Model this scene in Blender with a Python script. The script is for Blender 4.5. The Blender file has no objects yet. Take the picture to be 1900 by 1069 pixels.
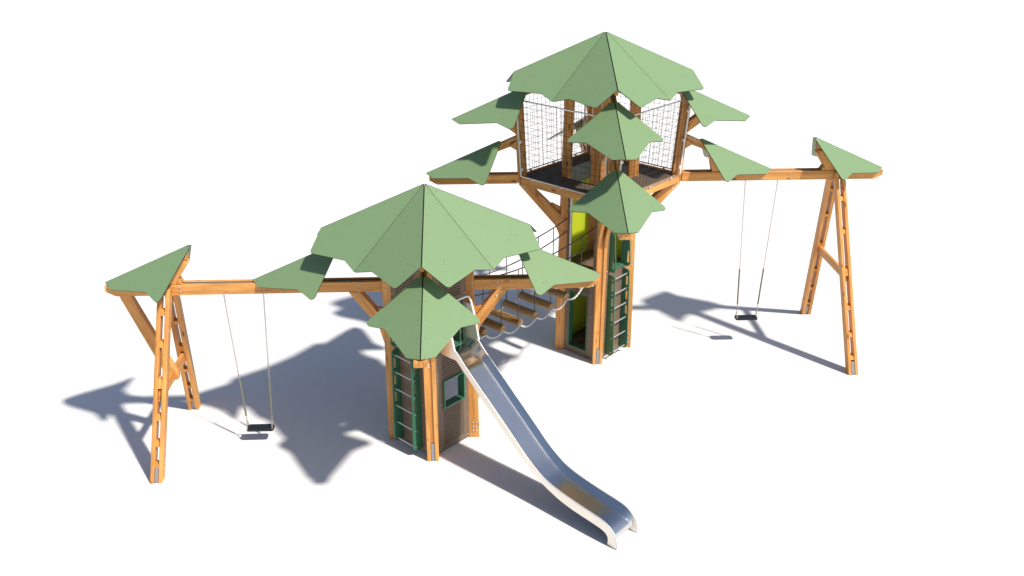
import bpy, bmesh, math, random
from mathutils import Vector, Matrix
from mathutils.geometry import tessellate_polygon

SC = bpy.context.scene
COL = SC.collection
RND = random.Random(7)

# ------------------------------------------------------------------ camera
cam_data = bpy.data.cameras.new("camera")
cam = bpy.data.objects.new("camera", cam_data)
COL.objects.link(cam)
YAW, PITCH, ROLL = -0.0466, -0.4275, 0.0008
cp, sp, cy, sy = math.cos(PITCH), math.sin(PITCH), math.cos(YAW), math.sin(YAW)
fwd = Vector((-sy * cp, cy * cp, sp))
right = Vector((cy, sy, 0))
up = right.cross(fwd)
right2 = right * math.cos(ROLL) + up * math.sin(ROLL)
up2 = up * math.cos(ROLL) - right * math.sin(ROLL)
m3 = Matrix((right2, up2, -fwd)).transposed()
cam.matrix_world = Matrix.Translation((0.6312, -11.6186, 7.7257)) @ m3.to_4x4()
cam_data.sensor_width = 36
cam_data.lens = 1681.28 / 1900 * 36
cam_data.clip_end = 2000
SC.camera = cam

# ------------------------------------------------------------------ sky, sun, exposure
SUN_DIR = Vector((0.617, -0.488, 1.0)).normalized()          # towards the sun
SUN_EL = math.asin(SUN_DIR.z)
SUN_ROT = math.atan2(SUN_DIR.x, SUN_DIR.y)
world = bpy.data.worlds.new("World")
SC.world = world
world.use_nodes = True
wn = world.node_tree
for n in list(wn.nodes):
    wn.nodes.remove(n)
sky = wn.nodes.new("ShaderNodeTexSky")
sky.sky_type = 'NISHITA'
sky.sun_disc = False
sky.sun_elevation = SUN_EL
sky.sun_rotation = SUN_ROT
bg = wn.nodes.new("ShaderNodeBackground")
bg.inputs['Strength'].default_value = 0.086
wo = wn.nodes.new("ShaderNodeOutputWorld")
wn.links.new(sky.outputs[0], bg.inputs[0])
wn.links.new(bg.outputs[0], wo.inputs[0])

sun_data = bpy.data.lights.new("sun", 'SUN')
sun_data.energy = 5.0
sun_data.angle = math.radians(2.6)
sun_data.color = (1.0, 0.93, 0.84)
sun = bpy.data.objects.new("sun", sun_data)
sun.rotation_euler = (-SUN_DIR).to_track_quat('-Z', 'Y').to_euler()
sun.location = (6, -6, 12)
COL.objects.link(sun)

SC.view_settings.view_transform = 'Standard'
SC.view_settings.look = 'None'
SC.view_settings.gamma = 1
SC.view_settings.use_curve_mapping = False
SC.view_settings.exposure = 0.12
SC.cycles.caustics_reflective = False
SC.cycles.caustics_refractive = False

# ------------------------------------------------------------------ measures (model units ~ metres)
TX, TY = 2.752, 2.731                # far tower; near tower stands at the origin
G, GI = 0.084, 0.029                 # twin boards: outer and inner face from their mid plane
XA, XB = -3.844, TX + 4.300          # swing frame feet
LEAN = 0.097
H1, H2 = 3.988, 5.533                # roof apexes
B1, B2, BH = 2.600, 3.258, 0.154     # beam tops and beam height
DF = 0.433                           # tower face distance from its axis
R2 = 2 ** -0.5
O1, O2 = Vector((0, 0, 0)), Vector((TX, TY, 0))
NF = {'FL': Vector((-R2, -R2, 0)), 'FR': Vector((R2, -R2, 0)), 'BR': Vector((R2, R2, 0)), 'BL': Vector((-R2, R2, 0))}
EF = {k: Vector((-n.y, n.x, 0)) for k, n in NF.items()}      # to the right, seen from outside
Z = Vector((0, 0, 1))


# ------------------------------------------------------------------ materials
def new_mat(name):
    m = bpy.data.materials.new(name)
    m.use_nodes = True
    nt = m.node_tree
    b = nt.nodes['Principled BSDF']
    return m, nt, b


def ramp(nt, stops):
    r = nt.nodes.new("ShaderNodeValToRGB")
    e = r.color_ramp.elements
    e[0].position, e[0].color = stops[0][0], (*stops[0][1], 1)
    e[1].position, e[1].color = stops[-1][0], (*stops[-1][1], 1)
    for p, c in stops[1:-1]:
        k = e.new(p)
        k.color = (*c, 1)
    return r


def noise(nt, vec, scale, detail=4, rough=0.6):
    n = nt.nodes.new("ShaderNodeTexNoise")
    n.inputs['Scale'].default_value = scale
    n.inputs['Detail'].default_value = detail
    n.inputs['Roughness'].default_value = rough
    if vec is not None:
        nt.links.new(vec, n.inputs['Vector'])
    return n


def mapping(nt, vec, sc):
    m = nt.nodes.new("ShaderNodeMapping")
    m.inputs['Scale'].default_value = sc
    nt.links.new(vec, m.inputs['Vector'])
    return m.outputs[0]


def mix(nt, mode, fac, a, b):
    x = nt.nodes.new("ShaderNodeMix")
    x.data_type = 'RGBA'
    x.blend_type = mode
    for sock, v in ((x.inputs['Factor'], fac), (x.inputs[6], a), (x.inputs[7], b)):
        if isinstance(v, (int, float)):
            sock.default_value = v
        elif isinstance(v, tuple):
            sock.default_value = (*v, 1)
        else:
            nt.links.new(v, sock)
    return x.outputs[2]


def bump(nt, b, h, strength, dist):
    bp = nt.nodes.new("ShaderNodeBump")
    bp.inputs['Strength'].default_value = strength
    bp.inputs['Distance'].default_value = dist
    nt.links.new(h, bp.inputs['Height'])
    nt.links.new(bp.outputs[0], b.inputs['Normal'])


def wood_mat(name, light, mid, dark, knot, rough=0.5):
    m, nt, b = new_mat(name)
    at = nt.nodes.new("ShaderNodeAttribute")
    at.attribute_name = "grain"
    g = at.outputs['Vector']
    n1 = noise(nt, mapping(nt, g, (1.6, 16, 16)), 1.0, 5, 0.6)
    n2 = noise(nt, mapping(nt, g, (3.0, 75, 75)), 1.0, 3, 0.5)
    n3 = noise(nt, mapping(nt, g, (0.35, 9.0, 9.0)), 1.0, 2, 0.5)
    r = ramp(nt, [(0.30, dark), (0.5, mid), (0.70, light)])
    nt.links.new(n1.outputs[0], r.inputs[0])
    r2 = ramp(nt, [(0.35, (0.80, 0.76, 0.72)), (0.6, (1.06, 1.06, 1.06))])
    nt.links.new(n2.outputs[0], r2.inputs[0])
    c = mix(nt, 'MULTIPLY', 0.55, r.outputs[0], r2.outputs[0])
    r3 = ramp(nt, [(0.36, (0.80, 0.73, 0.66)), (0.62, (1.09, 1.08, 1.07))])
    nt.links.new(n3.outputs[0], r3.inputs[0])
    c = mix(nt, 'MULTIPLY', 0.8, c, r3.outputs[0])
    vo = nt.nodes.new("ShaderNodeTexVoronoi")
    vo.feature = 'F1'
    vo.inputs['Scale'].default_value = 1.0
    nt.links.new(mapping(nt, g, (2.6, 6.5, 6.5)), vo.inputs['Vector'])
    rk = ramp(nt, [(0.06, (1, 1, 1)), (0.17, (0, 0, 0))])
    nt.links.new(vo.outputs['Distance'], rk.inputs[0])
    c = mix(nt, 'MIX', rk.outputs[0], c, knot)
    nt.links.new(c, b.inputs['Base Color'])
    b.inputs['Roughness'].default_value = rough
    b.inputs['Specular IOR Level'].default_value = 0.35
    bump(nt, b, n2.outputs[0], 0.25, 0.002)
    return m


def plain_mat(name, col, rough=0.5, var=0.06, scale=30, metal=0.0, bmp=0.0, spec=0.5, coords='Object'):
    m, nt, b = new_mat(name)
    tc = nt.nodes.new("ShaderNodeTexCoord")
    n = noise(nt, tc.outputs[coords], scale, 3, 0.6)
    lo = tuple(c * (1 - var) for c in col)
    hi = tuple(min(1, c * (1 + var)) for c in col)
    r = ramp(nt, [(0.3, lo), (0.7, hi)])
    nt.links.new(n.outputs[0], r.inputs[0])
    nt.links.new(r.outputs[0], b.inputs['Base Color'])
    b.inputs['Roughness'].default_value = rough
    b.inputs['Metallic'].default_value = metal
    b.inputs['Specular IOR Level'].default_value = spec
    if bmp:
        bump(nt, b, n.outputs[0], bmp, 0.002)
    return m


M = {}
M['wood'] = wood_mat('larch_wood', (0.78, 0.405, 0.127), (0.665, 0.318, 0.088), (0.515, 0.222, 0.056), (0.22, 0.075, 0.018))
M['log'] = wood_mat('bare_log', (0.42, 0.275, 0.125), (0.34, 0.215, 0.090), (0.24, 0.145, 0.057), (0.09, 0.045, 0.018), 0.7)
M['leaf'] = plain_mat('leaf_green_laminate', (0.186, 0.291, 0.147), 0.45, 0.045, 55, bmp=0.12, spec=0.4)
M['leaf_edge'] = plain_mat('laminate_core', (0.035, 0.025, 0.02), 0.6)
M['brown'] = plain_mat('brown_laminate', (0.165, 0.116, 0.079), 0.5, 0.05, 60, bmp=0.1, spec=0.4)
M['groove'] = plain_mat('dark_groove', (0.02, 0.016, 0.013), 0.8)
M['dgreen'] = plain_mat('dark_green_laminate', (0.034, 0.148, 0.082), 0.42, 0.05, 50, spec=0.45)
M['lime'] = plain_mat('lime_laminate', (0.49, 0.585, 0.026), 0.45, 0.04, 50, spec=0.4)
M['deck'] = plain_mat('dark_brown_deck', (0.122, 0.092, 0.071), 0.65, 0.12, 90, bmp=0.2, spec=0.3)
M['black'] = plain_mat('black_rubber', (0.012, 0.014, 0.018), 0.5, 0.1, 60, bmp=0.2, spec=0.4)
M['strip_gap_shade'] = plain_mat('beam_strip_and_gap_shade', (0.115, 0.115, 0.118), 0.8, 0.2, 80, spec=0.3)  # the beams' own dark strip; on rafters, painted shade of the panel gaps
M['galv'] = plain_mat('galvanised_steel', (0.62, 0.63, 0.66), 0.42, 0.12, 45, metal=0.85)
M['chain'] = plain_mat('chain_steel', (0.50, 0.44, 0.39), 0.42, 0.10, 40, metal=0.6)
M['white'] = plain_mat('white_tube', (0.80, 0.80, 0.79), 0.35, 0.03, 30)
M['rope'] = plain_mat('dark_steel_rope', (0.055, 0.045, 0.040), 0.6, 0.15, 120)
M['net'] = plain_mat('black_net_cord', (0.030, 0.026, 0.025), 0.7, 0.15, 120)
M['white_chain'] = plain_mat('white_chain', (0.78, 0.76, 0.74), 0.4, 0.04, 60)
M['sleeve'] = plain_mat('olive_sleeve', (0.165, 0.17, 0.125), 0.55, 0.06, 80)
M['clear'] = plain_mat('grey_guard_sheet', (0.20, 0.23, 0.22), 0.35, 0.05, 30)


def steel_mat(name, base, rough, streak):
    m, nt, b = new_mat(name)
    tc = nt.nodes.new("ShaderNodeTexCoord")
    n = noise(nt, mapping(nt, tc.outputs['Object'], streak), 1.0, 3, 0.5)
    r = ramp(nt, [(0.3, (rough * 0.95,) * 3), (0.7, (rough * 1.06,) * 3)])
    nt.links.new(n.outputs[0], r.inputs[0])
    nt.links.new(r.outputs[0], b.inputs['Roughness'])
    b.inputs['Base Color'].default_value = (*base, 1)
    b.inputs['Metallic'].default_value = 1.0
    return m


M['steel'] = steel_mat('brushed_steel', (0.72, 0.72, 0.73), 0.20, (1.5, 1.5, 1.5))
M['steel_tube'] = steel_mat('polished_steel', (0.84, 0.84, 0.84), 0.24, (3, 3, 3))
M['steel_side'] = steel_mat('side_steel', (0.87, 0.845, 0.77), 0.50, (2, 2, 2))
M['rim'] = plain_mat('brushed_rim', (0.66, 0.66, 0.67), 0.45, 0.03, 20, metal=0.35)
M['foot'] = plain_mat('dull_zinc', (0.27, 0.29, 0.33), 0.5, 0.15, 40, metal=0.2)

gm, nt, b = new_mat('white_ground')
tc = nt.nodes.new("ShaderNodeTexCoord")
n = noise(nt, tc.outputs['Object'], 6, 4, 0.6)
r = ramp(nt, [(0.3, (0.77, 0.77, 0.77)), (0.7, (0.79, 0.79, 0.79))])
nt.links.new(n.outputs[0], r.inputs[0])
nt.links.new(r.outputs[0], b.inputs['Base Color'])
b.inputs['Roughness'].default_value = 0.85
b.inputs['Specular IOR Level'].default_value = 0.2
M['ground'] = gm


# ------------------------------------------------------------------ mesh builder
class MB:
    def __init__(self):
        self.v, self.f, self.m, self.g, self.s = [], [], [], [], []

    def raw(self, verts, faces, mat=0, grain=None, smooth=False):
        o = len(self.v)
        self.v += [Vector(p) for p in verts]
        self.g += grain if grain else [Vector(p) for p in verts]
        for f in faces:
            self.f.append([i + o for i in f])
            self.m.append(mat)
            self.s.append(smooth)

    def prism(self, outer, o, ux, uy, un, t0, t1, holes=(), mat=0, edge=None, hole_edge=None, grain=(1, 0), bevel=0.0):
        """polygon in the plane (ux, uy), extruded from t0 to t1 along un"""
        edge = mat if edge is None else edge
        hole_edge = edge if hole_edge is None else hole_edge
        loops = [list(outer)] + [list(h) for h in holes]
        pts = [p for l in loops for p in l]
        tris = tessellate_polygon([[Vector((p[0], p[1], 0)) for p in l] for l in loops])
        bm = bmesh.new()
        lo = [bm.verts.new((p[0], p[1], t0)) for p in pts]
        hi = [bm.verts.new((p[0], p[1], t1)) for p in pts]

        def mk(vs, mi):
            try:
                f = bm.faces.new(vs)
                f.material_index = mi
            except ValueError:
                pass
        if not holes:
            mk(hi, mat)
            mk(lo[::-1], mat)
        else:
            for a, b_, c in tris:
                mk([hi[a], hi[b_], hi[c]], mat)
                mk([lo[a], lo[b_], lo[c]], mat)
        k = 0
        for li, l in enumerate(loops):
            n_ = len(l)
            for i in range(n_):
                a, b_ = k + i, k + (i + 1) % n_
                mk([lo[a], lo[b_], hi[b_], hi[a]], edge if li == 0 else hole_edge)
            k += n_
        bmesh.ops.recalc_face_normals(bm, faces=bm.faces)
        if bevel and not holes:
            es = [e for e in bm.edges if len(e.link_faces) == 2 and e.calc_face_angle(0) > 0.5]
            bmesh.ops.bevel(bm, geom=es, offset=bevel, segments=1, profile=0.5, affect='EDGES')
        bm.verts.index_update()
        o, ux, uy, un = Vector(o), Vector(ux), Vector(uy), Vector(un)
        flip = ux.cross(uy).dot(un) < 0
        ga = Vector((grain[0], grain[1])).normalized()
        off = Vector((RND.uniform(0, 60), RND.uniform(0, 60), RND.uniform(0, 60)))
        V, Gn = [], []
        for v in bm.verts:
            x, y, t = v.co
            V.append(o + ux * x + uy * y + un * t)
            Gn.append(off + Vector((x * ga.x + y * ga.y, -x * ga.y + y * ga.x, t)))
        base = len(self.v)
        self.v += V
        self.g += Gn
        for f in bm.faces:
            idx = [v.index + base for v in f.verts]
            self.f.append(idx[::-1] if flip else idx)
            self.m.append(f.material_index)
            self.s.append(False)
        bm.free()

    def box(self, c, sx, sy, sz, ux=(1, 0, 0), uy=(0, 1, 0), un=(0, 0, 1), mat=0, bevel=0.0, grain=(1, 0)):
        h, k = sx / 2, sy / 2
        self.prism([(-h, -k), (h, -k), (h, k), (-h, k)], c, ux, uy, un, -sz / 2, sz / 2, mat=mat, bevel=bevel, grain=grain)

    def tube(self, pts, r, seg=8, mat=0, closed=False, caps=True, smooth=True):
        pts = [Vector(p) for p in pts]
        n_ = len(pts)
        tang = []
        for i in range(n_):
            if closed:
                t = pts[(i + 1) % n_] - pts[i - 1]
            else:
                t = pts[min(i + 1, n_ - 1)] - pts[max(i - 1, 0)]
            tang.append(t.normalized())
        ref = Vector((0, 0, 1)) if abs(tang[0].z) < 0.9 else Vector((1, 0, 0))
        nv = tang[0].cross(ref).normalized()
        V, F, gr = [], [], []
        off = Vector((RND.uniform(0, 60), RND.uniform(0, 60), RND.uniform(0, 60)))
        dist = 0.0
        for i in range(n_):
            if i:
                dist += (pts[i] - pts[i - 1]).length
            nv = (nv - tang[i] * nv.dot(tang[i])).normalized()
            bv = tang[i].cross(nv)
            rr = r[i] if isinstance(r, (list, tuple)) else r
            for k in range(seg):
                a = 2 * math.pi * k / seg
                V.append(pts[i] + nv * math.cos(a) * rr + bv * math.sin(a) * rr)
                gr.append(off + Vector((dist, math.cos(a) * rr, math.sin(a) * rr)))
        rings = n_ if closed else n_ - 1
        for i in range(rings):
            j = (i + 1) % n_
            for k in range(seg):
                l = (k + 1) % seg
                F.append([i * seg + k, i * seg + l, j * seg + l, j * seg + k])
        self.raw(V, F, mat, gr, smooth)
        if caps and not closed:
            self.raw([V[k] for k in range(seg)], [list(range(seg))[::-1]], mat, [gr[k] for k in range(seg)])
            b0 = (n_ - 1) * seg
            self.raw([V[b0 + k] for k in range(seg)], [list(range(seg))], mat, [gr[b0 + k] for k in range(seg)])

    def chain(self, pts, pitch, width, wire, mat=0):
        """oval links laid along a polyline, each turned a quarter against the one before"""
        pts = [Vector(p) for p in pts]
        seglen = [(pts[i + 1] - pts[i]).length for i in range(len(pts) - 1)]
        total = sum(seglen)
        nl = max(1, round(total / pitch))

        def at(s):
            for i, l in enumerate(seglen):
                if s <= l or i == len(seglen) - 1:
                    return pts[i].lerp(pts[i + 1], min(1, s / l))
                s -= l
        for k in range(nl):
            a, b_ = at(total * k / nl), at(total * (k + 1) / nl)
            d = (b_ - a).normalized()
            ref = Vector((0, 1, 0)) if abs(d.y) < 0.9 else Vector((1, 0, 0))
            s1 = d.cross(ref).normalized()
            s2 = d.cross(s1)
            s1, s2 = (s1 + s2).normalized(), (s1 - s2).normalized()
            s = s1 if k % 2 else s2
            c = (a + b_) / 2
            hl, hw = (b_ - a).length / 2 + wire * 1.2, width / 2
            ring = [c + d * x * hl + s * y * hw for x, y in ((1, 0), (0.75, 0.9), (-0.75, 0.9), (-1, 0), (-0.75, -0.9), (0.75, -0.9))]
            self.tube(ring, wire, 4, mat, closed=True)

    def build(self, name, mats, parent=None, loc=None, smooth_all=False):
        base = Vector(loc) if loc is not None else (Vector(BASE[parent.name]) if parent is not None else Vector((0, 0, 0)))
        pbase = Vector(BASE[parent.name]) if parent is not None else Vector((0, 0, 0))
        me = bpy.data.meshes.new(name)
        me.from_pydata([tuple(p - base) for p in self.v], [], self.f)
        for mm in mats:
            me.materials.append(M[mm])
        for i, p in enumerate(me.polygons):
            p.material_index = self.m[i]
            p.use_smooth = self.s[i] or smooth_all
        at = me.attributes.new("grain", 'FLOAT_VECTOR', 'POINT')
        at.data.foreach_set("vector", [c for g in self.g for c in g])
        me.update()
        ob = bpy.data.objects.new(name, me)
        COL.objects.link(ob)
        if parent is not None:
            ob.parent = parent
        ob.location = base - pbase
        BASE[ob.name] = base
        return ob


BASE = {}          # where each object's origin stands in the place


def thing(name, label, cat, loc, group=None):
    o = bpy.data.objects.new(name, None)
    o.empty_display_size = 0.3
    COL.objects.link(o)
    o.location = loc
    o['label'] = label
    o['category'] = cat
    if group:
        o['group'] = group
    BASE[o.name] = Vector(loc)
    return o


def place(name, mesh, parent, loc, rotz=0.0):
    """another copy of a finished mesh as a part of parent"""
    o = bpy.data.objects.new(name, mesh)
    COL.objects.link(o)
    o.parent = parent
    o.location = Vector(loc) - BASE[parent.name]
    o.rotation_euler = (0, 0, rotz)
    BASE[o.name] = Vector(loc)
    return o


def round_poly(pts, radii, seg=6):
    out = []
    n_ = len(pts)
    for i in range(n_):
        p, a, b_ = Vector(pts[i]), Vector(pts[i - 1]), Vector(pts[(i + 1) % n_])
        r_ = radii[i] if isinstance(radii, (list, tuple)) else radii
        if r_ <= 0:
            out.append(tuple(p))
            continue
        u, w = (a - p).normalized(), (b_ - p).normalized()
        ang = u.angle(w)
        d = min(r_ / math.tan(ang / 2), (a - p).length * 0.49, (b_ - p).length * 0.49)
        r_ = d * math.tan(ang / 2)
        c = p + (u + w).normalized() * (r_ / math.sin(ang / 2))
        s, e = p + u * d - c, p + w * d - c
        tot = s.angle(e)
        sgn = 1 if s.x * e.y - s.y * e.x > 0 else -1
        for k in range(seg + 1):
            t = tot * k / seg * sgn
            out.append((c.x + s.x * math.cos(t) - s.y * math.sin(t), c.y + s.x * math.sin(t) + s.y * math.cos(t)))
    return out


def rect(x0, y0, x1, y1):
    return [(x0, y0), (x1, y0), (x1, y1), (x0, y1)]


# bolt: a small domed head on a washer, shared by all
bb = MB()
bb.tube([(0, 0, 0), (0, 0, 0.004)], 0.0125, 10)
bb.tube([(0, 0, 0.004), (0, 0, 0.010), (0, 0, 0.014)], [0.010, 0.009, 0.003], 8)
BOLT = bpy.data.meshes.new("bolt")
BOLT.from_pydata([tuple(p) for p in bb.v], [], bb.f)
BOLT.materials.append(M['galv'])
for p in BOLT.polygons:
    p.use_smooth = True


def bolt(parent, pos, normal, s=1.0):
    o = bpy.data.objects.new("bolt", BOLT)
    COL.objects.link(o)
    o.parent = parent
    o.location = Vector(pos) - BASE[parent.name]
    o.rotation_euler = Vector(normal).to_track_quat('Z', 'Y').to_euler()
    o.scale = (s, s, s)
    BASE[o.name] = Vector(pos)
    return o


class Radial:
    """a vertical plane through a tower's axis: rho outward, z up, t across"""
    def __init__(self, o, d):
        self.o, self.d = Vector(o), Vector((d[0], d[1], 0))
        self.t = Vector((-d[1], d[0], 0))
        self.args = (self.o, self.d, Z, self.t)
        self.cam = -1 if self.t.y > 0.5 else 1            # side that looks at the camera

    def at(self, rho, z, t=0.0):
        return self.o + self.d * rho + Z * z + self.t * t


def twin(mb, rd, poly, grain, t_in=GI, t_out=G, bevel=0.005, mat=0):
    for s in (-1, 1):
        a, b_ = sorted((s * t_in, s * t_out))
        mb.prism(poly, *rd.args, a, b_, mat=mat, grain=grain, bevel=bevel)


# ------------------------------------------------------------------ setting: the ground
gb = MB()
gb.raw([(-300, -60, 0), (300, -60, 0), (300, 600, 0), (-300, 600, 0)], [[0, 1, 2, 3]])
ground = gb.build('ground', ['ground'])
ground['kind'] = 'structure'
ground['label'] = 'plain white ground under the whole playground'
ground['category'] = 'ground'

# ------------------------------------------------------------------ leaf panels (shared meshes)
TA, TB, LL = 0.440, 0.561, 1.187
LEAF_PTS = [(0.0, 0.0), (-0.041, 0.065), (0.246, 0.750), (0.482, 0.468), (1.064, 0.171), (1.187, 0.0)]
LEAF_R = [0, 0.015, 0.055, 0.05, 0.04, 0.0]


def dots(mb, frame, pts2, top, mat):
    """screw heads let into a panel"""
    o, ux, uy, un = frame
    for (x, y) in pts2:
        c = o + ux * x + uy * y + un * (top + 0.0012)
        V = [c + ux * 0.0062 * math.cos(a) + uy * 0.0062 * math.sin(a) for a in [k * math.pi / 4 for k in range(8)]]
        f = list(range(8))
        if ux.cross(uy).dot(un) < 0:
            f = f[::-1]
        mb.raw(V, [f], mat)


def leaf_mesh(side):
    ux = Vector((1, 0, -TA)).normalized()
    un = Vector((TA, side * TB, 1)).normalized()
    uy = un.cross(ux) * side
    to2 = lambda r_, l: (Vector((r_, side * l, -TA * r_ - TB * l)).dot(ux), Vector((r_, side * l, -TA * r_ - TB * l)).dot(uy))
    inset = 0.009
    P = []
    for i, (r_, l) in enumerate(LEAF_PTS):
        x, y = to2(r_, l)
        if l == 0:
            y += inset
        P.append((x, y))
    mb = MB()
    fr = (Vector((0, 0, 0)), ux, uy, un)
    mb.prism(round_poly(P, LEAF_R), *fr, -0.013, 0.0, mat=0, edge=1)
    q = [to2(*p) for p in ((0.06, 0.05), (0.34, 0.05), (0.62, 0.05), (0.88, 0.05), (1.12, 0.05), (0.33, 0.50), (0.38, 0.46))]
    dots(mb, fr, q, 0.0, 2)
    ob = mb.build('leaf_panel', ['leaf', 'leaf_edge', 'rope'])
    me = ob.data
    bpy.data.objects.remove(ob)
    return me


LEAF_MESH = {1: leaf_mesh(1), -1: leaf_mesh(-1)}

# roof panels: ridge along +x, seam at 45 degrees (mirrored for the other hand)
RP = {'R': Vector((1.422, 0, -0.608)), 'L': Vector((1.546, 0.322, -0.8445)), 'N': Vector((1.046, 0.656, -0.819)), 'S': Vector((0.894, 0.894, -0.889))}


def roof_mesh(side):
    R_, S_ = RP['R'].copy(), RP['S'].copy()
    un = R_.cross(S_).normalized()
    if un.z < 0:
        un = -un
    L_ = RP['L'] - un * RP['L'].dot(un)
    N_ = RP['N'] - un * RP['N'].dot(un)
    fl = Vector((1, side, 1))
    mul = lambda p: Vector((p.x, p.y * side, p.z))
    ux, unn = mul(R_).normalized(), mul(un)
    uy = unn.cross(ux) * side
    two = lambda p: Vector((mul(p).dot(ux), mul(p).dot(uy)))
    r2_, s2_, l2_, n2_ = two(R_), two(S_), two(L_), two(N_)
    rin = Vector((0, 0.010))
    perp = Vector((s2_.y, -s2_.x)).normalized()
    sin_ = perp * 0.0035
    a0 = Vector((0.034, 0)) + rin
    s0 = s2_.normalized() * 0.034 + sin_
    P = [tuple(a0), tuple(r2_ + rin), tuple(l2_), tuple(n2_), tuple(s2_ + sin_), tuple(s0)]
    mb = MB()
    fr = (Vector((0, 0, 0)), ux, uy, unn)
    mb.prism(round_poly(P, [0, 0.01, 0.055, 0.05, 0.01, 0]), *fr, -0.013, 0.0, mat=0, edge=1)
    q = []
    for t in (0.12, 0.38, 0.63, 0.88):
        q.append(tuple(r2_ * t + Vector((0, 0.055))))
        q.append(tuple(s2_ * t + perp * 0.05))
    q.append(tuple((r2_ * 0.62 + s2_ * 0.30)))
    q.append(tuple((r2_ * 0.66 + s2_ * 0.30)))
    dots(mb, fr, q, 0.0, 2)
    ob = mb.build('roof_panel', ['leaf', 'leaf_edge', 'rope'])
    me = ob.data
    bpy.data.objects.remove(ob)
    return me


ROOF_MESH = {1: roof_mesh(1), -1: roof_mesh(-1)}


def leaf_canopy(parent, rd, rho0, h0, reach, extra=()):
    """two green panels on a rafter; reach = how far the rafter runs inwards; extra = further polygons of the bracket"""
    mb = MB()
    z = lambda r_: h0 - TA * (r_ - rho0) - 0.047
    dp = 0.135
    r1 = rho0 + LL - 0.10
    twin(mb, rd, [(reach, z(reach) - dp), (r1, z(r1) - dp * 0.35), (r1, z(r1)), (reach, z(reach))], (1, -TA), t_in=0.012, t_out=0.048)
    mb.prism([(reach, z(reach) - dp + 0.01), (r1 - 0.01, z(r1) - dp * 0.3), (r1 - 0.01, z(r1) - 0.004), (reach, z(reach) - 0.004)], *rd.args, -0.0115, 0.0115, mat=1)  # dark fill between the boards, painted shade of the gap along the ridge
    for poly, gr in extra:
        twin(mb, rd, poly, gr, t_in=0.014, t_out=0.075)
    c = mb.build('leaf_canopy', ['wood', 'strip_gap_shade'], parent)
    ang = math.atan2(rd.d.y, rd.d.x)
    for s in (1, -1):
        place('leaf_panel', LEAF_MESH[s], c, rd.at(rho0, h0), ang)
    return c


def roof(parent, o, H):
    mb = MB()
    for d in ((0, -1), (1, 0), (-1, 0), (0, 1)):
        rd = Radial(o, d)
        z = lambda r_: H - 0.4277 * r_ - 0.034
        mb.prism([(0.03, z(0.03) - 0.12), (1.33, z(1.33) - 0.11), (1.375, z(1.375)), (0.03, z(0.03))], *rd.args, -0.026, 0.026, grain=(1, -0.43), bevel=0.004)
        mb.prism([(0.03, z(0.03) + 0.001), (1.375, z(1.375) + 0.001), (1.375, z(1.375) + 0.006), (0.03, z(0.03) + 0.006)], *rd.args, -0.020, 0.020, mat=1)  # thin dark strip on the rafter: shade of the deep panel gap, as colour
    for a in (45, 135, 225, 315):
        rd = Radial(o, (math.cos(math.radians(a)), math.sin(math.radians(a))))
        z = lambda r_: H - 0.7033 * r_ - 0.018
        mb.prism([(0.06, z(0.06) - 0.09), (1.16, z(1.16) - 0.07), (1.18, z(1.18)), (0.06, z(0.06))], *rd.args, -0.018, 0.018, grain=(1, -0.7), bevel=0.003)
    rf = mb.build('roof', ['wood', 'strip_gap_shade'], parent, loc=o + Vector((0, 0, H - 0.7)))
    for k in range(4):
        for s in (1, -1):
            place('roof_panel', ROOF_MESH[s], rf, o + Vector((0, 0, H)), k * math.pi / 2)
    return rf


def beam(parent, rd, r0, r1, top, tip=None, bolts=()):
    """twin board beam with a dark strip let in between; tip: cut the outer lower corner"""
    lo = top - BH
    poly = [(r0, lo), (r1, lo), (r1, top), (r0, top)]
    if tip:
        poly = [(r0, lo), (r1 - tip, lo), (r1, lo + tip * 0.55), (r1, top - 0.0), (r0, top)]
    mb = MB()
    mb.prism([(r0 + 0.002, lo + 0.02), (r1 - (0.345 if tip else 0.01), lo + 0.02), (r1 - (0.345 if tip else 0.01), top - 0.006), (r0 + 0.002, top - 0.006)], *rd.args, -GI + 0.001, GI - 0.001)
    if tip:
        mb.prism([(r1 - 0.34, lo + 0.003), (r1 - tip - 0.004, lo + 0.003), (r1 - 0.004, lo + tip * 0.55 + 0.002), (r1 - 0.004, top - 0.006), (r1 - 0.34, top - 0.006)], *rd.args, -GI + 0.0012, GI - 0.0012, mat=1)
    bmo = mb.build('beam', ['strip_gap_shade', 'wood'], parent)
    for s in (-1, 1):
        k = MB()
        a, b_ = sorted((s * GI, s * G))
        k.prism(poly, *rd.args, a, b_, grain=(1, 0), bevel=0.005)
        k.build('board', ['wood'], bmo)
    for (r_, z) in bolts:
        bolt(bmo, rd.at(r_, z, rd.cam * G), rd.t * rd.cam)
    return bmo


# post edges lean in a little towards the top
def pout(z):
    return 0.679 - 0.015 * z


def post(parent, rd, ztop, foot=True, infill=True):
    w = 0.155
    poly = [(pout(0) - w, 0), (pout(0), 0), (pout(ztop), ztop), (pout(ztop) - w, ztop)]
    z0 = 0.30
    mb = MB()
    mb.prism([(pout(z0) - w + 0.01, z0), (pout(z0) - 0.022, z0), (pout(ztop) - 0.022, ztop - 0.03), (pout(ztop) - w + 0.01, ztop - 0.03)], *rd.args, -GI + 0.001, GI - 0.001, grain=(0, 1))
    p = mb.build('post', ['wood'], parent, loc=rd.at(0.6, 0))
    for s in (-1, 1):
        k = MB()
        a, b_ = sorted((s * GI, s * G))
        k.prism(poly, *rd.args, a, b_, grain=(0, 1), bevel=0.006)
        k.build('board', ['wood'], p)
    k = MB()
    k.prism(rect(0.545, 0.0, 0.674, 0.29), *rd.args, -0.024, 0.024, bevel=0.003)
    k.build('steel_foot', ['foot'], p)
    return p


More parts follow.
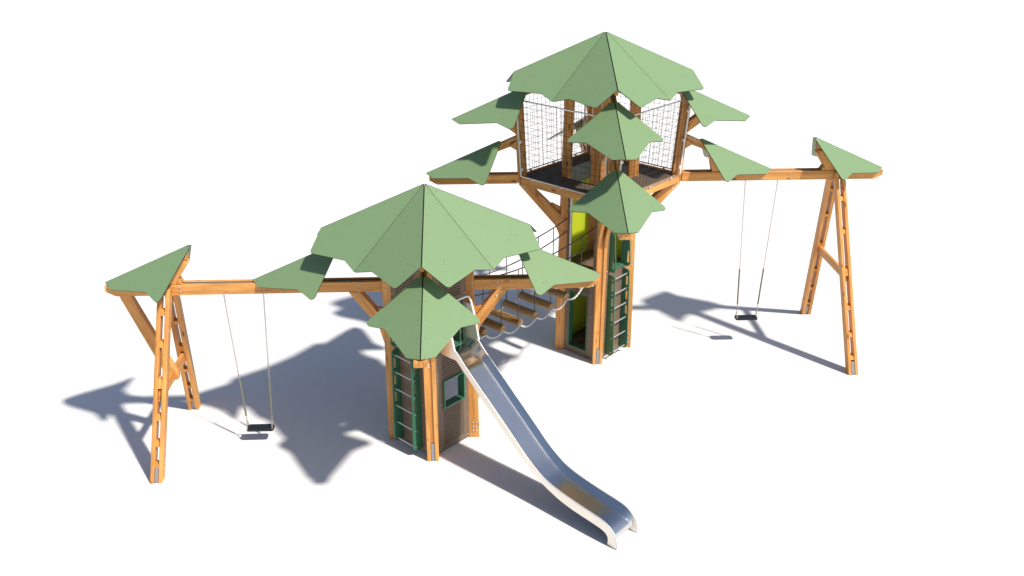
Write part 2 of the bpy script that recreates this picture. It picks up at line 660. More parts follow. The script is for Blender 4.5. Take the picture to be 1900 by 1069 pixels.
def post_bolts(p, rd, rows, cols=(0.625, 0.575), side=None):
    side = rd.cam if side is None else side
    for z in rows:
        for c in cols:
            bolt(p, rd.at(c, z, side * G), rd.t * side)


def brace(parent, rd, poly, grain, blocks=(), bolts=()):
    mb = MB()
    twin(mb, rd, poly, grain)
    for bl, gr in blocks:
        mb.prism(bl, *rd.args, -GI + 0.002, GI - 0.002, grain=gr)
    o = mb.build('brace', ['wood'], parent)
    for (r_, z) in bolts:
        bolt(o, rd.at(r_, z, rd.cam * G), rd.t * rd.cam)
    return o


class Face:
    """a side of a tower: a to the right seen from outside, z up, d outward from the axis"""
    def __init__(self, o, k):
        self.o, self.n, self.e = Vector(o), NF[k], EF[k]
        self.args = (self.o, self.e, Z, self.n)

    def at(self, a, z, d=DF):
        return self.o + self.e * a + Z * z + self.n * d


HALF = 0.310


def panel(parent, fc, z0, z1, holes=(), grooves=(), a0=-HALF, a1=HALF, name='wall_panel', mats=('brown', 'leaf_edge', 'groove'), bolts=True):
    mb = MB()
    slots = [rect(g[0], g[2] - 0.0062, g[1], g[2] + 0.0062) for g in grooves]
    mb.prism(rect(a0, z0, a1, z1), *fc.args, DF - 0.012, DF, holes=list(holes) + slots, mat=0, edge=1, hole_edge=1)
    mb.prism(rect(a0, z0, a1, z1), *fc.args, DF - 0.022, DF - 0.0125, holes=list(holes), mat=2 if slots else 0, edge=1)
    o = mb.build(name, list(mats), parent)
    if bolts:
        for a in (a0 + 0.035, a1 - 0.035):
            for z in (z0 + 0.05, z1 - 0.05):
                bolt(o, fc.at(a, z), fc.n, 0.75)
            k = max(1, int((z1 - z0) / 0.38))
            for i in range(1, k):
                bolt(o, fc.at(a + (0.02 if a < 0 else -0.02), z0 + (z1 - z0) * i / k), fc.n, 0.5)
    return o


def frame(parent, fc, a0, a1, z0, z1, w=0.035, deep=0.10, proud=0.025, name='window_frame'):
    """green lining of an opening"""
    mb = MB()
    r = lambda *p: rect(*p)
    mb.prism(r(a0, z0, a1, z1), *fc.args, DF - deep, DF + proud, holes=[r(a0 + w, z0 + w, a1 - w, z1 - w)], mat=0, edge=0)
    return mb.build(name, ['dgreen'], parent)


def ladder(parent, fc):
    lad_b = MB()
    lad_b.box(fc.at(0, 0.155 + 0.275 * 2.5, DF + 0.006), 0.36, 0.05, 0.010, fc.e, Z, fc.n)
    lad = lad_b.build('ladder', ['brown'], parent)
    for a in (-0.205, 0.205):
        mb = MB()
        outer = round_poly([(DF + 0.001, 0.095), (0.560, 0.095), (0.608, 0.150), (0.566, 1.60), (DF + 0.001, 1.60)], [0, 0.02, 0.035, 0.05, 0.02])
        holes = []
        for k in (2, 3, 4):
            zc = 0.155 + 0.275 * k + 0.1375
            x = 0.594 - 0.028 * zc
            holes.append(round_poly([(x - 0.048, zc - 0.085), (x - 0.006, zc - 0.095), (x - 0.009, zc + 0.095), (x - 0.050, zc + 0.070)], 0.012, 3))
        mb.prism(outer, fc.o + fc.e * a, fc.n, Z, fc.e, -0.010, 0.010, holes=holes, mat=0, edge=0)
        mb.build('side_rail', ['dgreen'], lad)
    for k in range(6):
        z = 0.155 + 0.275 * k
        d = 0.562 - 0.022 * z
        mb = MB()
        mb.tube([fc.at(-0.225, z, d), fc.at(0.225, z, d)], 0.0115, 10)
        mb.build('rung', ['galv'], lad)
    return lad


def handles(parent, fc):
    for a in (-0.205, 0.205):
        mb = MB()
        ib = DF - (0.02 if a < 0 else 0.05)
        outer = round_poly([(ib, 1.68), (DF - 0.01, 1.655), (0.545, 1.665), (0.575, 1.72), (0.525, 2.36), (ib, 2.36)], [0, 0.01, 0.03, 0.04, 0.06, 0])
        hole = round_poly([(0.500, 1.715), (0.555, 1.725), (0.545, 1.93), (0.510, 1.95)], 0.02, 4)
        mb.prism(outer, fc.o + fc.e * a, fc.n, Z, fc.e, -0.010, 0.010, holes=[hole], mat=0, edge=0)
        mb.build('grab_plate', ['dgreen'], parent)
    mb = MB()
    mb.box(fc.at(0, 1.672, DF - 0.03), 0.40, 0.10, 0.030, fc.e, fc.n, Z, bevel=0.003)
    mb.build('green_sill', ['dgreen'], parent)


def floor_plate(parent, o, z, slots=True, th=0.035):
    D = 0.580
    outer = [(D, 0), (0, D), (-D, 0), (0, -D)]
    hs = []
    if slots:
        for (cx, cy_) in ((-0.22, -0.10), (-0.08, 0.06), (0.10, -0.16), (-0.1, -0.28), (0.18, 0.1), (0.05, 0.26)):
            dx, dy = 0.045 * R2, 0.045 * R2
            nx, ny = -0.008 * R2, 0.008 * R2
            hs.append([(cx - dx - nx, cy_ - dy - ny), (cx + dx - nx, cy_ + dy - ny), (cx + dx + nx, cy_ + dy + ny), (cx - dx + nx, cy_ - dy + ny)])
    mb = MB()
    mb.prism(outer, o + Z * z, (1, 0, 0), (0, 1, 0), Z, -0.014, 0.0, holes=hs, mat=0, edge=1)
    mb.prism([(x * 0.995, y * 0.995) for x, y in outer], o + Z * z, (1, 0, 0), (0, 1, 0), Z, -th, -0.0145, mat=1)
    return mb.build('floor_plate', ['brown', 'groove'], parent)


DIRS = {'front': (0, -1), 'right': (1, 0), 'left': (-1, 0), 'back': (0, 1)}


def grooves(a0, a1, z0, z1, step=0.0395):
    k = int(round((z1 - z0) / step))
    return [(a0, a1, z0 + (z1 - z0) * i / k) for i in range(k + 1)]


# ------------------------------------------------------------------ near tower
near = thing('play_tower', 'lower play tower under a green leaf roof, with a steel slide', 'play tower', (0, 0, 0), 'leaf-roofed play towers')
RN = {k: Radial(O1, d) for k, d in DIRS.items()}
for k, rd in RN.items():
    p = post(near, rd, 3.55)
    if k in ('left', 'right'):
        post_bolts(p, rd, (0.12, 0.195, 0.27), (0.635, 0.585))
        post_bolts(p, rd, (2.49, 2.56), (0.61,))
        post_bolts(p, rd, (1.60, 1.70), (0.62,))
BR_POLY1 = [(1.107, B1 - BH), (0.952, B1 - BH), (0.640, 2.020), (0.640, 1.815), (0.715, 1.900)]
BR_BLK1 = [([(0.650, 1.630), (0.720, 1.880), (0.70, 1.95), (0.642, 1.95)], (0.3, 1)), ([(0.642, 2.00), (0.75, 2.11), (0.74, 2.165), (0.642, 2.165)], (1, 0))]
for k in ('right', 'front', 'back', 'left'):
    rd = RN[k]
    if k != 'left':
        beam(near, rd, pout(2.5), 2.392, B1, 0.13, [(0.965, B1 - 0.035), (0.965, B1 - 0.112), (2.235, B1 - 0.125), (2.305, B1 - 0.125)])
    brace(near, rd, [(1.107, B1 - BH - 0.001), (0.952, B1 - BH - 0.001), (0.639, 2.020), (0.641, 1.640), (0.660, 1.640), (0.715, 1.880)], (0.7, 1.0), BR_BLK1[1:], [(1.005, 2.415), (0.945, 2.355)])
    r0 = {'left': 1.238, 'right': 1.242, 'front': 1.200, 'back': 1.24}[k]
    leaf_canopy(near, rd, r0, 3.150, 0.66)
roof(near, O1, H1)
FN_ = {k: Face(O1, k) for k in NF}
fl, fr, brf, blf = FN_['FL'], FN_['FR'], FN_['BR'], FN_['BL']
# upper grooved panels
for k in ('FL', 'FR', 'BL', 'BR'):
    panel(near, FN_[k], 2.375, 3.42, grooves=grooves(-0.20, 0.20, 2.44, 3.36) if k in ('FL', 'FR') else ())
# ladder side
panel(near, fl, 0.03, 1.627)
panel(near, fl, 1.632, 2.370, holes=[rect(-0.20, 1.66, 0.20, 2.33)], bolts=False)
bolt(near, fl.at(-0.262, 1.66), fl.n, 1.2)
ladder(near, fl)
handles(near, fl)
# slide side
panel(near, fr, 0.03, 1.627, holes=[rect(-0.195, 0.735, 0.235, 1.20)], grooves=grooves(-0.2, 0.21, 0.14, 0.69) + grooves(-0.2, 0.21, 1.245, 1.56))
frame(near, fr, -0.194, 0.234, 0.736, 1.199, 0.026, 0.11, 0.022)
panel(near, fr, 1.632, 2.370, holes=[rect(-0.22, 1.66, 0.22, 2.33)], bolts=False)
mb = MB()
for a in (-0.215, 0.15):
    mb.box(fr.at(a, 2.0, DF - 0.02), 0.022, 0.70, 0.10, fr.e, Z, fr.n, bevel=0.002)
mb.box(fr.at(0, 1.676, DF + 0.006), 0.44, 0.050, 0.10, fr.e, Z, fr.n, bevel=0.002)
mb.build('slide_gate_frame', ['dgreen'], near)
# back sides: narrow jambs, open in between
for fc in (brf, blf):
    for a in (-0.29, 0.29):
        panel(near, fc, 1.632, 2.370, a0=a - 0.02, a1=a + 0.02, name='side_jamb', bolts=False)
floor_plate(near, O1, 1.655)

# ------------------------------------------------------------------ far tower
far = thing('play_tower', 'taller play tower with a lookout fenced in black rope net', 'play tower', (TX, TY, 0), 'leaf-roofed play towers')
RF = {k: Radial(O2, d) for k, d in DIRS.items()}
for k, rd in RF.items():
    p = post(far, rd, 5.20)
    if k in ('left', 'right'):
        post_bolts(p, rd, (0.12, 0.195, 0.27), (0.635, 0.585))
        post_bolts(p, rd, (2.33, 2.46), (0.615,))
        post_bolts(p, rd, (1.62, 2.95), (0.61,))
roof(far, O2, H2)
NPI = lambda z: 1.205 + 0.058 * (z - 3.25)
NPO = lambda z: 1.360 + 0.052 * (z - 3.25)
NTOP = 4.525
for k, rd in RF.items():
    # lookout corner post
    mb = MB()
    mb.prism([(NPI(3.1) + 0.02, 3.12), (NPO(3.1) - 0.02, 3.12), (NPO(NTOP) - 0.02, NTOP - 0.03), (NPI(NTOP) + 0.02, NTOP - 0.03)], *rd.args, -GI + 0.001, GI - 0.001, grain=(0, 1))
    cpst = mb.build('corner_post', ['wood'], far, loc=rd.at(1.3, 3.1))
    for s in (-1, 1):
        kb = MB()
        a, b_ = sorted((s * GI, s * G * 0.80))
        kb.prism([(NPI(3.1), 3.10), (NPO(3.1), 3.10), (NPO(NTOP), NTOP), (NPI(NTOP), NTOP)], *rd.args, a, b_, grain=(0, 1), bevel=0.006)
        kb.build('board', ['wood'], cpst)
    if k in ('left', 'right'):
        for z in (3.135, 3.205):
            bolt(cpst, rd.at(1.295, z, rd.cam * G * 0.8), rd.t * rd.cam)
    # inner part of the beam under the floor
    if k != 'right':
        beam(far, rd, NPO(3.2) + 0.001, 2.812, B2, 0.13, [(2.665, B2 - 0.12), (2.735, B2 - 0.12)])
    brace(far, rd, [(1.345, 3.088), (1.165, 3.088), (0.632, 2.545), (0.634, 2.185), (0.655, 2.185), (0.728, 2.36)], (0.75, 1.0), [([(0.634, 2.50), (0.80, 2.68), (0.79, 2.745), (0.634, 2.66)], (1, 0.3))], [(1.255, 3.055), (1.205, 2.985)])
    lower = leaf_canopy(far, rd, 1.682, 3.806, NPO(3.9), [([(NPO(3.6) + 0.002, 3.66), (1.50, 3.735), (1.42, 3.80), (NPO(3.7) + 0.002, 3.80)], (0, 1)), ([(1.86, B2 + 0.004), (2.02, B2 + 0.004), (1.90, 3.56), (1.78, 3.60)], (-0.3, 1))])
    bolt(lower, rd.at(1.462, 3.845, rd.cam * 0.075), rd.t * rd.cam)
    bolt(lower, rd.at(1.51, 3.825, rd.cam * 0.075), rd.t * rd.cam)
    leaf_canopy(far, rd, {'front': 1.20}.get(k, 1.238), 4.700, 0.66, [([(NPO(3.9) + 0.002, 3.93), (NPO(4.1) + 0.004, 4.11), (1.74, 4.385), (1.86, 4.295)], (0.7, 1))])

FF = {k: Face(O2, k) for k in NF}
fl, fr, brf, blf = FF['FL'], FF['FR'], FF['BR'], FF['BL']
# door side (faces the bridge)
panel(far, fl, 0.02, 1.627, holes=[rect(-0.215, 0.125, 0.190, 1.195)], grooves=[(-0.2, 0.21, 1.25 + 0.0395 * i) for i in range(9)])
frame(far, fl, -0.214, 0.189, 0.126, 1.194, 0.014, 0.095, 0.010, 'door_frame')
panel(far, fl, 1.632, 3.05, a0=-HALF, a1=-0.268, name='side_jamb', bolts=False)
panel(far, fl, 1.632, 3.05, a0=0.268, a1=HALF, name='side_jamb', bolts=False)
mb = MB()
mb.box(fl.at(-0.247, 2.35, DF - 0.02), 0.030, 1.38, 0.03, fl.e, Z, fl.n, bevel=0.002)
mb.build('metal_strip', ['galv'], far)
# ladder side
panel(far, fr, 0.06, 1.627)
panel(far, fr, 1.632, 3.05, holes=[rect(-0.20, 1.66, 0.20, 2.9)], bolts=False)
bolt(far, fr.at(-0.262, 1.675), fr.n, 0.9)
bolt(far, fr.at(0.262, 1.675), fr.n, 1.2)
ladder(far, fr)
handles(far, fr)
# lime back sides
for fc in (brf, blf):
    for z0, z1 in ((0.06, 1.32), (1.625, 3.06)):
        mb = MB()
        mb.prism(rect(-0.30, z0, 0.30, z1), *fc.args, DF - 0.02, DF, mat=0, edge=1)
        mb.build('lime_panel', ['lime', 'leaf_edge'], far)
floor_plate(far, O2, 0.135)
floor_plate(far, O2, 1.655)
# lookout floor
Rd, Rh = 1.375, 0.56
mb = MB()
mb.prism([(Rd, 0), (0, Rd), (-Rd, 0), (0, -Rd)], O2 + Z * 3.205, (1, 0, 0), (0, 1, 0), Z, -0.03, 0.0, holes=[[(Rh, -0.1), (Rh, 0.1), (0.1, Rh), (-0.1, Rh), (-Rh, 0.1), (-Rh, -0.1), (-0.1, -Rh), (0.1, -Rh)]], mat=0, edge=1)
mb.build('lookout_floor', ['deck', 'leaf_edge'], far)
mb = MB()
for fc in (brf, blf):
    mb.box(fc.at(0, 3.165, 0.405), 0.56, 0.30, 0.012, fc.e, Z, fc.n)
mb.build('hatch_guard', ['clear'], far)
RT = lambda z: 1.412 + 0.064 * (z - 3.247)
NZ0, NZ1 = 3.245, 4.50
for k, fc in FF.items():
    mb = MB()
    mb.prism([(-0.872, 3.088), (0.872, 3.088), (0.872, 3.222), (-0.872, 3.222)], *fc.args, 0.930, 0.985, grain=(1, 0), bevel=0.005)
    eb = mb.build('edge_beam', ['wood'], far)
    # net between two tubes
    mb = MB()
    na, nz = 18, 12
    zs = [NZ0 + (NZ1 - NZ0) * i / nz for i in range(nz + 1)]
    aw = lambda z: RT(z) * R2 - 0.160
    sag = random.Random(hash(k) % 7 + 3)
    for i in range(na + 1):
        u = -1 + 2 * i / na
        jit = sag.uniform(-0.006, 0.006)
        mb.tube([fc.at(u * aw(z) + jit, z, RT(z) * R2 - 0.012) for z in (NZ0, (NZ0 + NZ1) / 2, NZ1)], 0.0028, 4, caps=False)
    for z in zs[1:-1]:
        jit = sag.uniform(-0.006, 0.006)
        mb.tube([fc.at(-aw(z), z + jit, RT(z) * R2 - 0.016), fc.at(0, z + jit * 0.5 - 0.008, RT(z) * R2 - 0.016), fc.at(aw(z), z - jit, RT(z) * R2 - 0.016)], 0.0028, 4, caps=False)
    net = mb.build('rope_net', ['net'], far)
    for z0, z1, nm in ((NZ0 - 0.006, NZ0 - 0.006, 'net_rail'), (NZ1, NZ1, 'net_rail')):
        t = MB()
        t.tube([fc.at(-aw(z0) - 0.012, z0, RT(z0) * R2 + 0.006), fc.at(aw(z0) + 0.012, z0, RT(z0) * R2 + 0.006)], 0.0115 if z0 < 4 else 0.0135, 8)
        t.build(nm, ['steel_tube'], net)
    for s in (-1, 1):
        t = MB()
        t.tube([fc.at(s * (aw(z) + 0.012), z, RT(z) * R2 + 0.006) for z in (NZ0, NZ1)], 0.0145, 8)
        t.build('net_rail', ['white'], net)
        for z in (3.36, 3.82, 4.30):
            t = MB()
            t.box(fc.at(s * (aw(z) - 0.012), z, RT(z) * R2 + 0.006), 0.050, 0.050, 0.036, fc.e, Z, fc.n, bevel=0.008)
            t.build('net_clamp', ['white'], net)
    for a in (-0.6, 0.0, 0.6):
        t = MB()
        t.box(fc.at(a, NZ0 - 0.014, RT(NZ0) * R2 + 0.002), 0.040, 0.030, 0.045, fc.e, Z, fc.n, bevel=0.006)
        t.build('net_clamp', ['galv'], net)

# ------------------------------------------------------------------ swing frames
def swing_frame(label, o, sgn, r_start, r_end, top, foot_r, s, tie_z, bolts):
    """o: tower the beam starts at, sgn: +1 runs to +x, -1 to -x"""
    rd = Radial(o, (sgn, 0))
    xf = o.x + sgn * foot_r
    t = thing('swing_set', label, 'swing set', (xf, o.y, 0), 'wooden swing sets')
    beam(t, rd, r_start, r_end, top, 0.13, bolts)
    uw = Vector((-sgn * LEAN, 0, 1))
    base = Vector((xf, o.y, 0))
    hx = Vector((1, 0, 0))
    zt = top - 0.012
    SL = 0.332
    for sd in (-1, 1):
        uy = Vector((0, sd, 0))
        w = 0.148
        yo = lambda z: s - SL * z
        zi = (s - w - (G + 0.002)) / SL          # where the inner edge meets the beam
        zi = min(zi, zt - 0.05)
        poly = [(s - w, 0), (s, 0), (yo(zt), zt), (G + 0.002, zt), (G + 0.002, zi)]
        # spacers between the two boards
        mb = MB()
        for f in (0.085, 0.20, 0.335, 0.51, 0.71, 0.87):
            zc = top * f
            h = 0.030 if f != 0.51 else 0.055
            mb.prism([(yo(zc - h) - w + 0.012, zc - h), (yo(zc - h) - 0.012, zc - h), (yo(zc + h) - 0.012, zc + h * 0.8), (yo(zc + h) - w / 2, zc + h * 1.5), (yo(zc + h) - w + 0.012, zc + h * 0.8)], base, uy, uw, hx, -GI + 0.001, GI - 0.001, grain=(-SL, 1))
        leg = mb.build('leg', ['wood'], t, loc=base + uy * s)
        for q in (-1, 1):
            kb = MB()
            a, b_ = sorted((q * GI, q * G))
            kb.prism(poly, base, uy, uw, hx, a, b_, grain=(-SL, 1), bevel=0.006)
            kb.build('board', ['wood'], leg)
        kb = MB()
        kb.prism([(s - 0.125, 0.0), (s - 0.006, 0.0), (yo(0.215) - 0.006, 0.215), (yo(0.215) - 0.125, 0.215)], base, uy, uw, hx, -0.024, 0.024, bevel=0.003)
        kb.build('steel_foot', ['foot'], leg)
        for zc in (0.16, 0.24, 0.9, 1.45, 2.0):
            bolt(leg, base + uy * (yo(zc) - 0.07) + uw * zc + hx * (-sgn) * G, hx * (-sgn), 0.7)
    mb = MB()
    z0, z1 = tie_z
    yl = lambda z: s - SL * z - 0.06
    mb.prism([(-yl(z0), z0), (yl(z0), z0), (yl(z1), z1), (-yl(z1), z1)], base, (0, 1, 0), uw, hx, -GI + 0.002, GI - 0.002, grain=(1, 0), bevel=0.004)
    mb.build('cross_tie', ['wood'], t)
    return t, rd


sfl, rdl = swing_frame('low wooden swing set, its beam joined to the tower with the slide', O1, -1, pout(2.5), 4.418, B1, 3.844, 1.035, (1.07, 1.235),
                       [(0.965, B1 - 0.035), (0.965, B1 - 0.112), (2.03, B1 - 0.035), (2.03, B1 - 0.115), (3.40, B1 - 0.035), (3.40, B1 - 0.10), (2.2, B1 - 0.118), (2.26, B1 - 0.118)])
sfr, rdr = swing_frame('tall wooden swing set, its beam joined to the netted lookout', O2, 1, NPO(3.2) + 0.001, 4.742, B2, 4.300, 1.245, (1.50, 1.65),
                       [(2.02, B2 - 0.035), (2.02, B2 - 0.112), (2.66, B2 - 0.118), (2.73, B2 - 0.118), (3.17, B2 - 0.03), (3.17, B2 - 0.10), (3.86, B2 - 0.04), (3.86, B2 - 0.115)])
for t, rd, rho0, h0, tp in ((sfl, rdl, 3.246, 3.153, B1), (sfr, rdr, 3.570, 3.806, B2)):
    leaf_canopy(t, rd, rho0, h0, rho0 + 0.01,
                [([(rho0 + 0.166, h0 - 0.470), (rho0 + 0.205, tp + 0.003), (rho0 + 0.450, tp + 0.003), (rho0 + 0.170, h0 - 0.215), (rho0 + 0.040, h0 - 0.205), (rho0 + 0.011, h0 - 0.246)], (-0.45, 1)),
                 ([(rho0 + 0.152, h0 - 0.494), (rho0 + 0.164, h0 - 0.474), (rho0 + 0.203, tp + 0.003), (rho0 + 0.115, tp + 0.003), (rho0 + 0.135, tp + 0.02)], (1, 0))])
# raking brace of the left frame
mb = MB()
mb.prism([(4.263, B1 - BH - 0.002), (4.105, B1 - BH - 0.002), (3.640, 1.16), (3.655, 1.09), (3.790, 1.09)], *rdl.args, -0.050, 0.050, grain=(0.4, 1), bevel=0.005)
mb.build('brace', ['wood'], sfl)


# ------------------------------------------------------------------ swings
def swing(label, cx, y, zseat, ztop, xt, xb, zs):
    t = thing('swing', label, 'swing', (cx, y, zseat), 'rubber seat swings')
    mb = MB()
    outer = round_poly(rect(-0.197, -0.078, 0.197, 0.078), 0.035, 4)
    mb.prism(outer, (cx, y - 0.035, zseat), (1, 0, 0), (0, 1, 0), Z, -0.032, 0.0, mat=0)
    mb.build('seat', ['black'], t)
    for a, b_ in zip(xt, xb):
        top = Vector((a, y, ztop))
        bot = Vector((b_, y - 0.035, zseat + 0.12))
        mb = MB()
        mb.chain([top, bot], 0.034, 0.021, 0.0036)
        for q in (-0.055, 0.055):
            mb.chain([bot, Vector((b_, y - 0.035 + q, zseat + 0.01))], 0.030, 0.019, 0.0036)
        for q in (-0.055, 0.055):
            mb.tube([(b_, y - 0.035 + q, zseat - 0.002), (b_, y - 0.035 + q, zseat + 0.010)], 0.013, 8)
        ch = mb.build('chain', ['chain'], t)
        f = lambda z: top.lerp(bot, (ztop - z) / (ztop - bot.z))
        k = MB()
        k.tube([f(zs[0]), f(zs[1])], 0.0155, 8)
        k.build('grip_sleeve', ['sleeve'], ch)
        k = MB()
        k.tube([top + Vector((0, 0, 0.05)), top + Vector((0, 0, -0.01))], 0.011, 8)
        k.build('hanger', ['galv'], ch)
    return t


swing('black swing on chains, hanging beside the tower with the slide', -2.575, 0, 0.247, B1 - BH - 0.03, (-2.846, -2.298), (-2.760, -2.395), (1.05, 0.45))
swing('black swing on long chains, hanging from the netted lookout tower', 5.485, TY, 0.547, B2 - BH - 0.03, (5.209, 5.759), (5.310, 5.668), (1.476, 0.797))

# ------------------------------------------------------------------ log bridge
BA, BN = Vector((R2, R2, 0)), Vector((R2, -R2, 0))
bp = lambda a, b_, z: BA * a + BN * b_ + Z * z
MID = 1.938
bridge = thing('log_bridge', 'hanging bridge of round logs on white chains between the two towers', 'bridge', tuple(bp(MID, 0, 0)))
LB_ = 0.335
zl = lambda a: 1.428 + 0.0146 * ((a - MID) / 0.385) ** 2
zu = lambda a: 2.318 + 0.165 * ((a - MID) / 1.505) ** 2
zm = lambda a: 2.082 + 0.170 * ((a - MID) / 1.505) ** 2
for k in range(-3, 4):
    a = MID + 0.385 * k
    mb = MB()
    q = RND.uniform(-0.015, 0.015)
    mb.tube([bp(a, -LB_ + q, zl(a)), bp(a, -LB_ + 0.006 + q, zl(a)), bp(a, 0, zl(a) + RND.uniform(-0.004, 0.004)), bp(a, LB_ - 0.006 + q, zl(a)), bp(a, LB_ + q, zl(a))], [0.060, 0.064, 0.064, 0.064, 0.060], 24)
    mb.build('log', ['log'], bridge, loc=bp(a, 0, zl(a)))
for s in (-1, 1):
    A0, A1 = DF + 0.012, 2 * MID - DF - 0.012
    for fz in (zu, zm):
        mb = MB()
        mb.tube([bp(A0 + (A1 - A0) * i / 24, s * 0.30, fz(A0 + (A1 - A0) * i / 24)) for i in range(25)], 0.0095, 6)
        mb.build('hand_rope', ['rope'], bridge)
    for k in range(-3, 4):
        a = MID + 0.385 * k
        mb = MB()
        mb.tube([bp(a, s * 0.30, zu(a) + 0.008), bp(a, s * 0.30, zl(a) + 0.055)], 0.0078, 6)
        mb.build('hanger_rod', ['rope'], bridge)
    mb = MB()
    pts = []
    stops = [A0] + [MID + 0.385 * k for k in range(-3, 4)] + [A1]
    zz = [zl(A0) + 0.06] + [zl(a) - 0.035 for a in stops[1:-1]] + [zl(A1) + 0.06]
    for i in range(len(stops) - 1):
        for j in range(6):
            u = j / 6
            dip = 0.085 * 4 * u * (1 - u) * (stops[i + 1] - stops[i]) / 0.385
            pts.append(bp(stops[i] + (stops[i + 1] - stops[i]) * u, s * (LB_ + 0.004), zz[i] + (zz[i + 1] - zz[i]) * u - dip * 1.0))
    pts.append(bp(stops[-1], s * (LB_ + 0.004), zz[-1]))
    mb.chain(pts, 0.032, 0.024, 0.0056)
    mb.build('chain', ['white_chain'], bridge)

# ------------------------------------------------------------------ slide
fr = Face(O1, 'FR')
slide = thing('slide', 'long shiny steel slide with curled foot, leaning on the lower tower', 'slide', tuple(fr.at(0, 0, 2.0)))
RIM = [(0.70, 1.815), (0.745, 1.800), (0.80, 1.752), (0.90, 1.655), (1.00, 1.570), (1.29, 1.325), (1.70, 0.980), (1.95, 0.765), (2.12, 0.635), (2.24, 0.560), (2.35, 0.500), (2.50, 0.450), (2.67, 0.415), (2.85, 0.388), (3.00, 0.370), (3.15, 0.354), (3.27, 0.340), (3.36, 0.322), (3.44, 0.288), (3.50, 0.238), (3.54, 0.18), (3.565, 0.10), (3.57, 0.002)]
LOW = [(0.70, 1.665), (0.75, 1.660), (0.80, 1.625), (0.90, 1.535), (1.00, 1.450), (1.29, 1.196), (1.70, 0.850), (1.95, 0.648), (2.12, 0.525), (2.24, 0.448), (2.35, 0.390), (2.50, 0.330), (2.67, 0.278), (2.85, 0.245), (3.00, 0.228), (3.15, 0.214), (3.27, 0.200), (3.34, 0.186), (3.395, 0.160), (3.425, 0.12), (3.43, 0.09), (3.43, 0.05), (3.425, 0.002)]


def smooth_curve(pts, n_=4):
    """Catmull-Rom through the points"""
    P = [Vector((*p, 0)) for p in pts]
    P = [P[0] * 2 - P[1]] + P + [P[-1] * 2 - P[-2]]
    out = []
    for i in range(1, len(P) - 2):
        for k in range(n_):
            t = k / n_
            a, b_, c, d = P[i - 1], P[i], P[i + 1], P[i + 2]
            q = 0.5 * (2 * b_ + (c - a) * t + (2 * a - 5 * b_ + 4 * c - d) * t * t + (3 * b_ - a - 3 * c + d) * t ** 3)
            out.append((q.x, q.y))
    out.append((P[-2].x, P[-2].y))
    return out


rim = smooth_curve(RIM)
low = smooth_curve(LOW)
HW = 0.225
# side plates: outer sheet between rim and lower edge
for s in (-1, 1):
    mb = MB()
    for t0, sgn in ((HW, 1), (HW - 0.012, -1)):
        V, F = [], []
        for (d0, z0), (d1, z1) in zip(rim, low):
            V.append(fr.at(s * t0, z0 - 0.002, d0))
            V.append(fr.at(s * t0, z1, d1))
        for i in range(len(rim) - 1):
            F.append([2 * i, 2 * i + 1, 2 * i + 3, 2 * i + 2])
        if s * sgn < 0:
            F = [f[::-1] for f in F]
        mb.raw(V, F, 0, smooth=True)
    # lower edge strip
    V, F = [], []
    for (d1, z1) in low:
        V.append(fr.at(s * HW, z1, d1))
        V.append(fr.at(s * (HW - 0.012), z1, d1))
    for i in range(len(low) - 1):
        F.append([2 * i, 2 * i + 1, 2 * i + 3, 2 * i + 2])
    mb.raw(V, F, 0)
    sp_ = mb.build('side_plate', ['steel_side'], slide)
    t = MB()
    t.tube([fr.at(s * (HW - 0.004), z, d) for d, z in rim], 0.0088, 8)
    t.build('rim_tube', ['rim'], sp_)
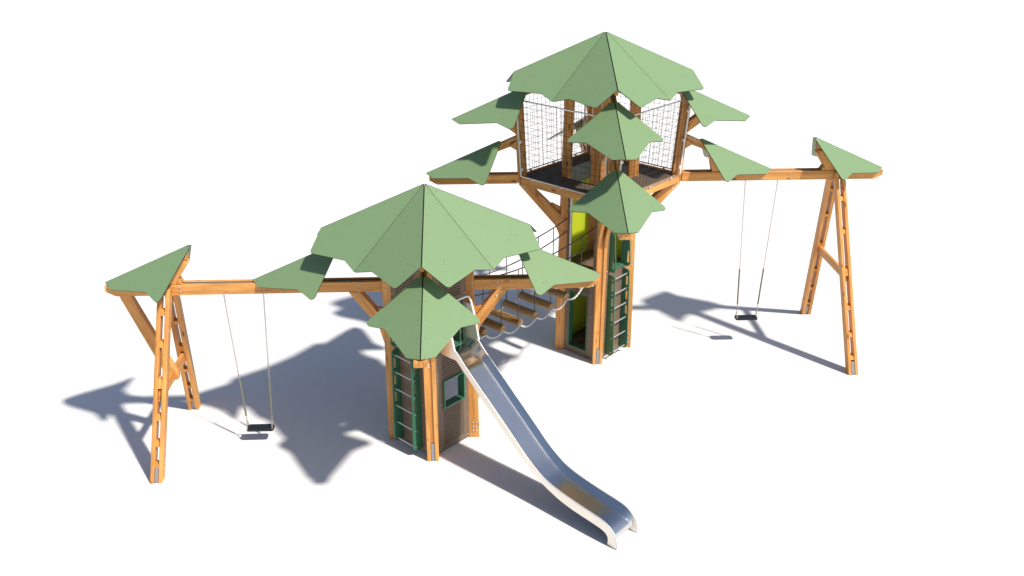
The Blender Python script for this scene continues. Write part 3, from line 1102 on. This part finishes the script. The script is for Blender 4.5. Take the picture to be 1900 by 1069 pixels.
# bed: shallow trough with rounded corners; flat start under the hood, curl at the foot
bedline = [(0.492, 1.688), (0.55, 1.688), (0.62, 1.686), (0.70, 1.668), (0.78, 1.615)] + [(d, z - 0.088) for d, z in RIM[3:18]] + [(3.43, 0.205), (3.475, 0.165), (3.50, 0.115), (3.502, 0.085)]
bed = smooth_curve(bedline, 4)
mb = MB()
wi = HW - 0.014
strips = [([(-wi, 0.084), (-0.151, 0.005)], 0), ([(-0.151, 0.005), (-0.146, 0.0)], 0), ([(-0.146, 0.0), (0.0, 0.0), (0.146, 0.0)], 0), ([(0.146, 0.0), (0.151, 0.005)], 0), ([(0.151, 0.005), (wi, 0.084)], 0)]
strips.append(([(-wi, 0.078), (-0.146, -0.007), (0.146, -0.007), (wi, 0.078)], 1))      # underside of the sheet
for prof, mt in strips:
    V, F = [], []
    n_ = len(prof)
    for i, (d, z) in enumerate(bed):
        a, b_ = bed[max(i - 1, 0)], bed[min(i + 1, len(bed) - 1)]
        tx, tz = b_[0] - a[0], b_[1] - a[1]
        l = math.hypot(tx, tz)
        nx, nz = -tz / l, tx / l
        h = 1.0
        if d > 3.38:
            h = max(0.15, 1 - (d - 3.38) / 0.13)
        for x, q in prof:
            V.append(fr.at(x, z + nz * q * h, d + nx * q * h))
    for i in range(len(bed) - 1):
        for k in range(n_ - 1):
            F.append([i * n_ + k, i * n_ + k + 1, (i + 1) * n_ + k + 1, (i + 1) * n_ + k][::-1])
    mb.raw(V, F if mt == 0 else [f[::-1] for f in F], 0, smooth=mt == 0)
chute = mb.build('chute', ['steel'], slide)
# hood: bent tube round the entry with sheet sides
hood_pts = [(-HW - 0.01, 1.80, 0.740), (-HW - 0.018, 2.10, 0.672), (-HW - 0.022, 2.36, 0.585), (-HW + 0.002, 2.425, 0.570), (-HW + 0.06, 2.440, 0.566), (0, 2.440, 0.566), (HW - 0.06, 2.440, 0.566), (HW - 0.002, 2.425, 0.570), (HW + 0.022, 2.36, 0.585), (HW + 0.018, 2.10, 0.672), (HW + 0.01, 1.80, 0.740)]
mb = MB()
mb.tube([fr.at(a, z, d) for a, z, d in hood_pts], 0.0165, 10)
hood = mb.build('hood_tube', ['white'], slide)
for s in (-1, 1):
    mb = MB()
    poly = [(DF + 0.006, 1.665), (0.70, 1.665), (0.742, 1.80), (0.672, 2.10), (0.605, 2.31), (DF + 0.006, 2.31)]
    mb.prism(poly, fr.o + fr.e * s * (HW + 0.006), fr.n, Z, fr.e, -0.004, 0.004, mat=0)
    mb.build('hood_side', ['steel_side'], slide)
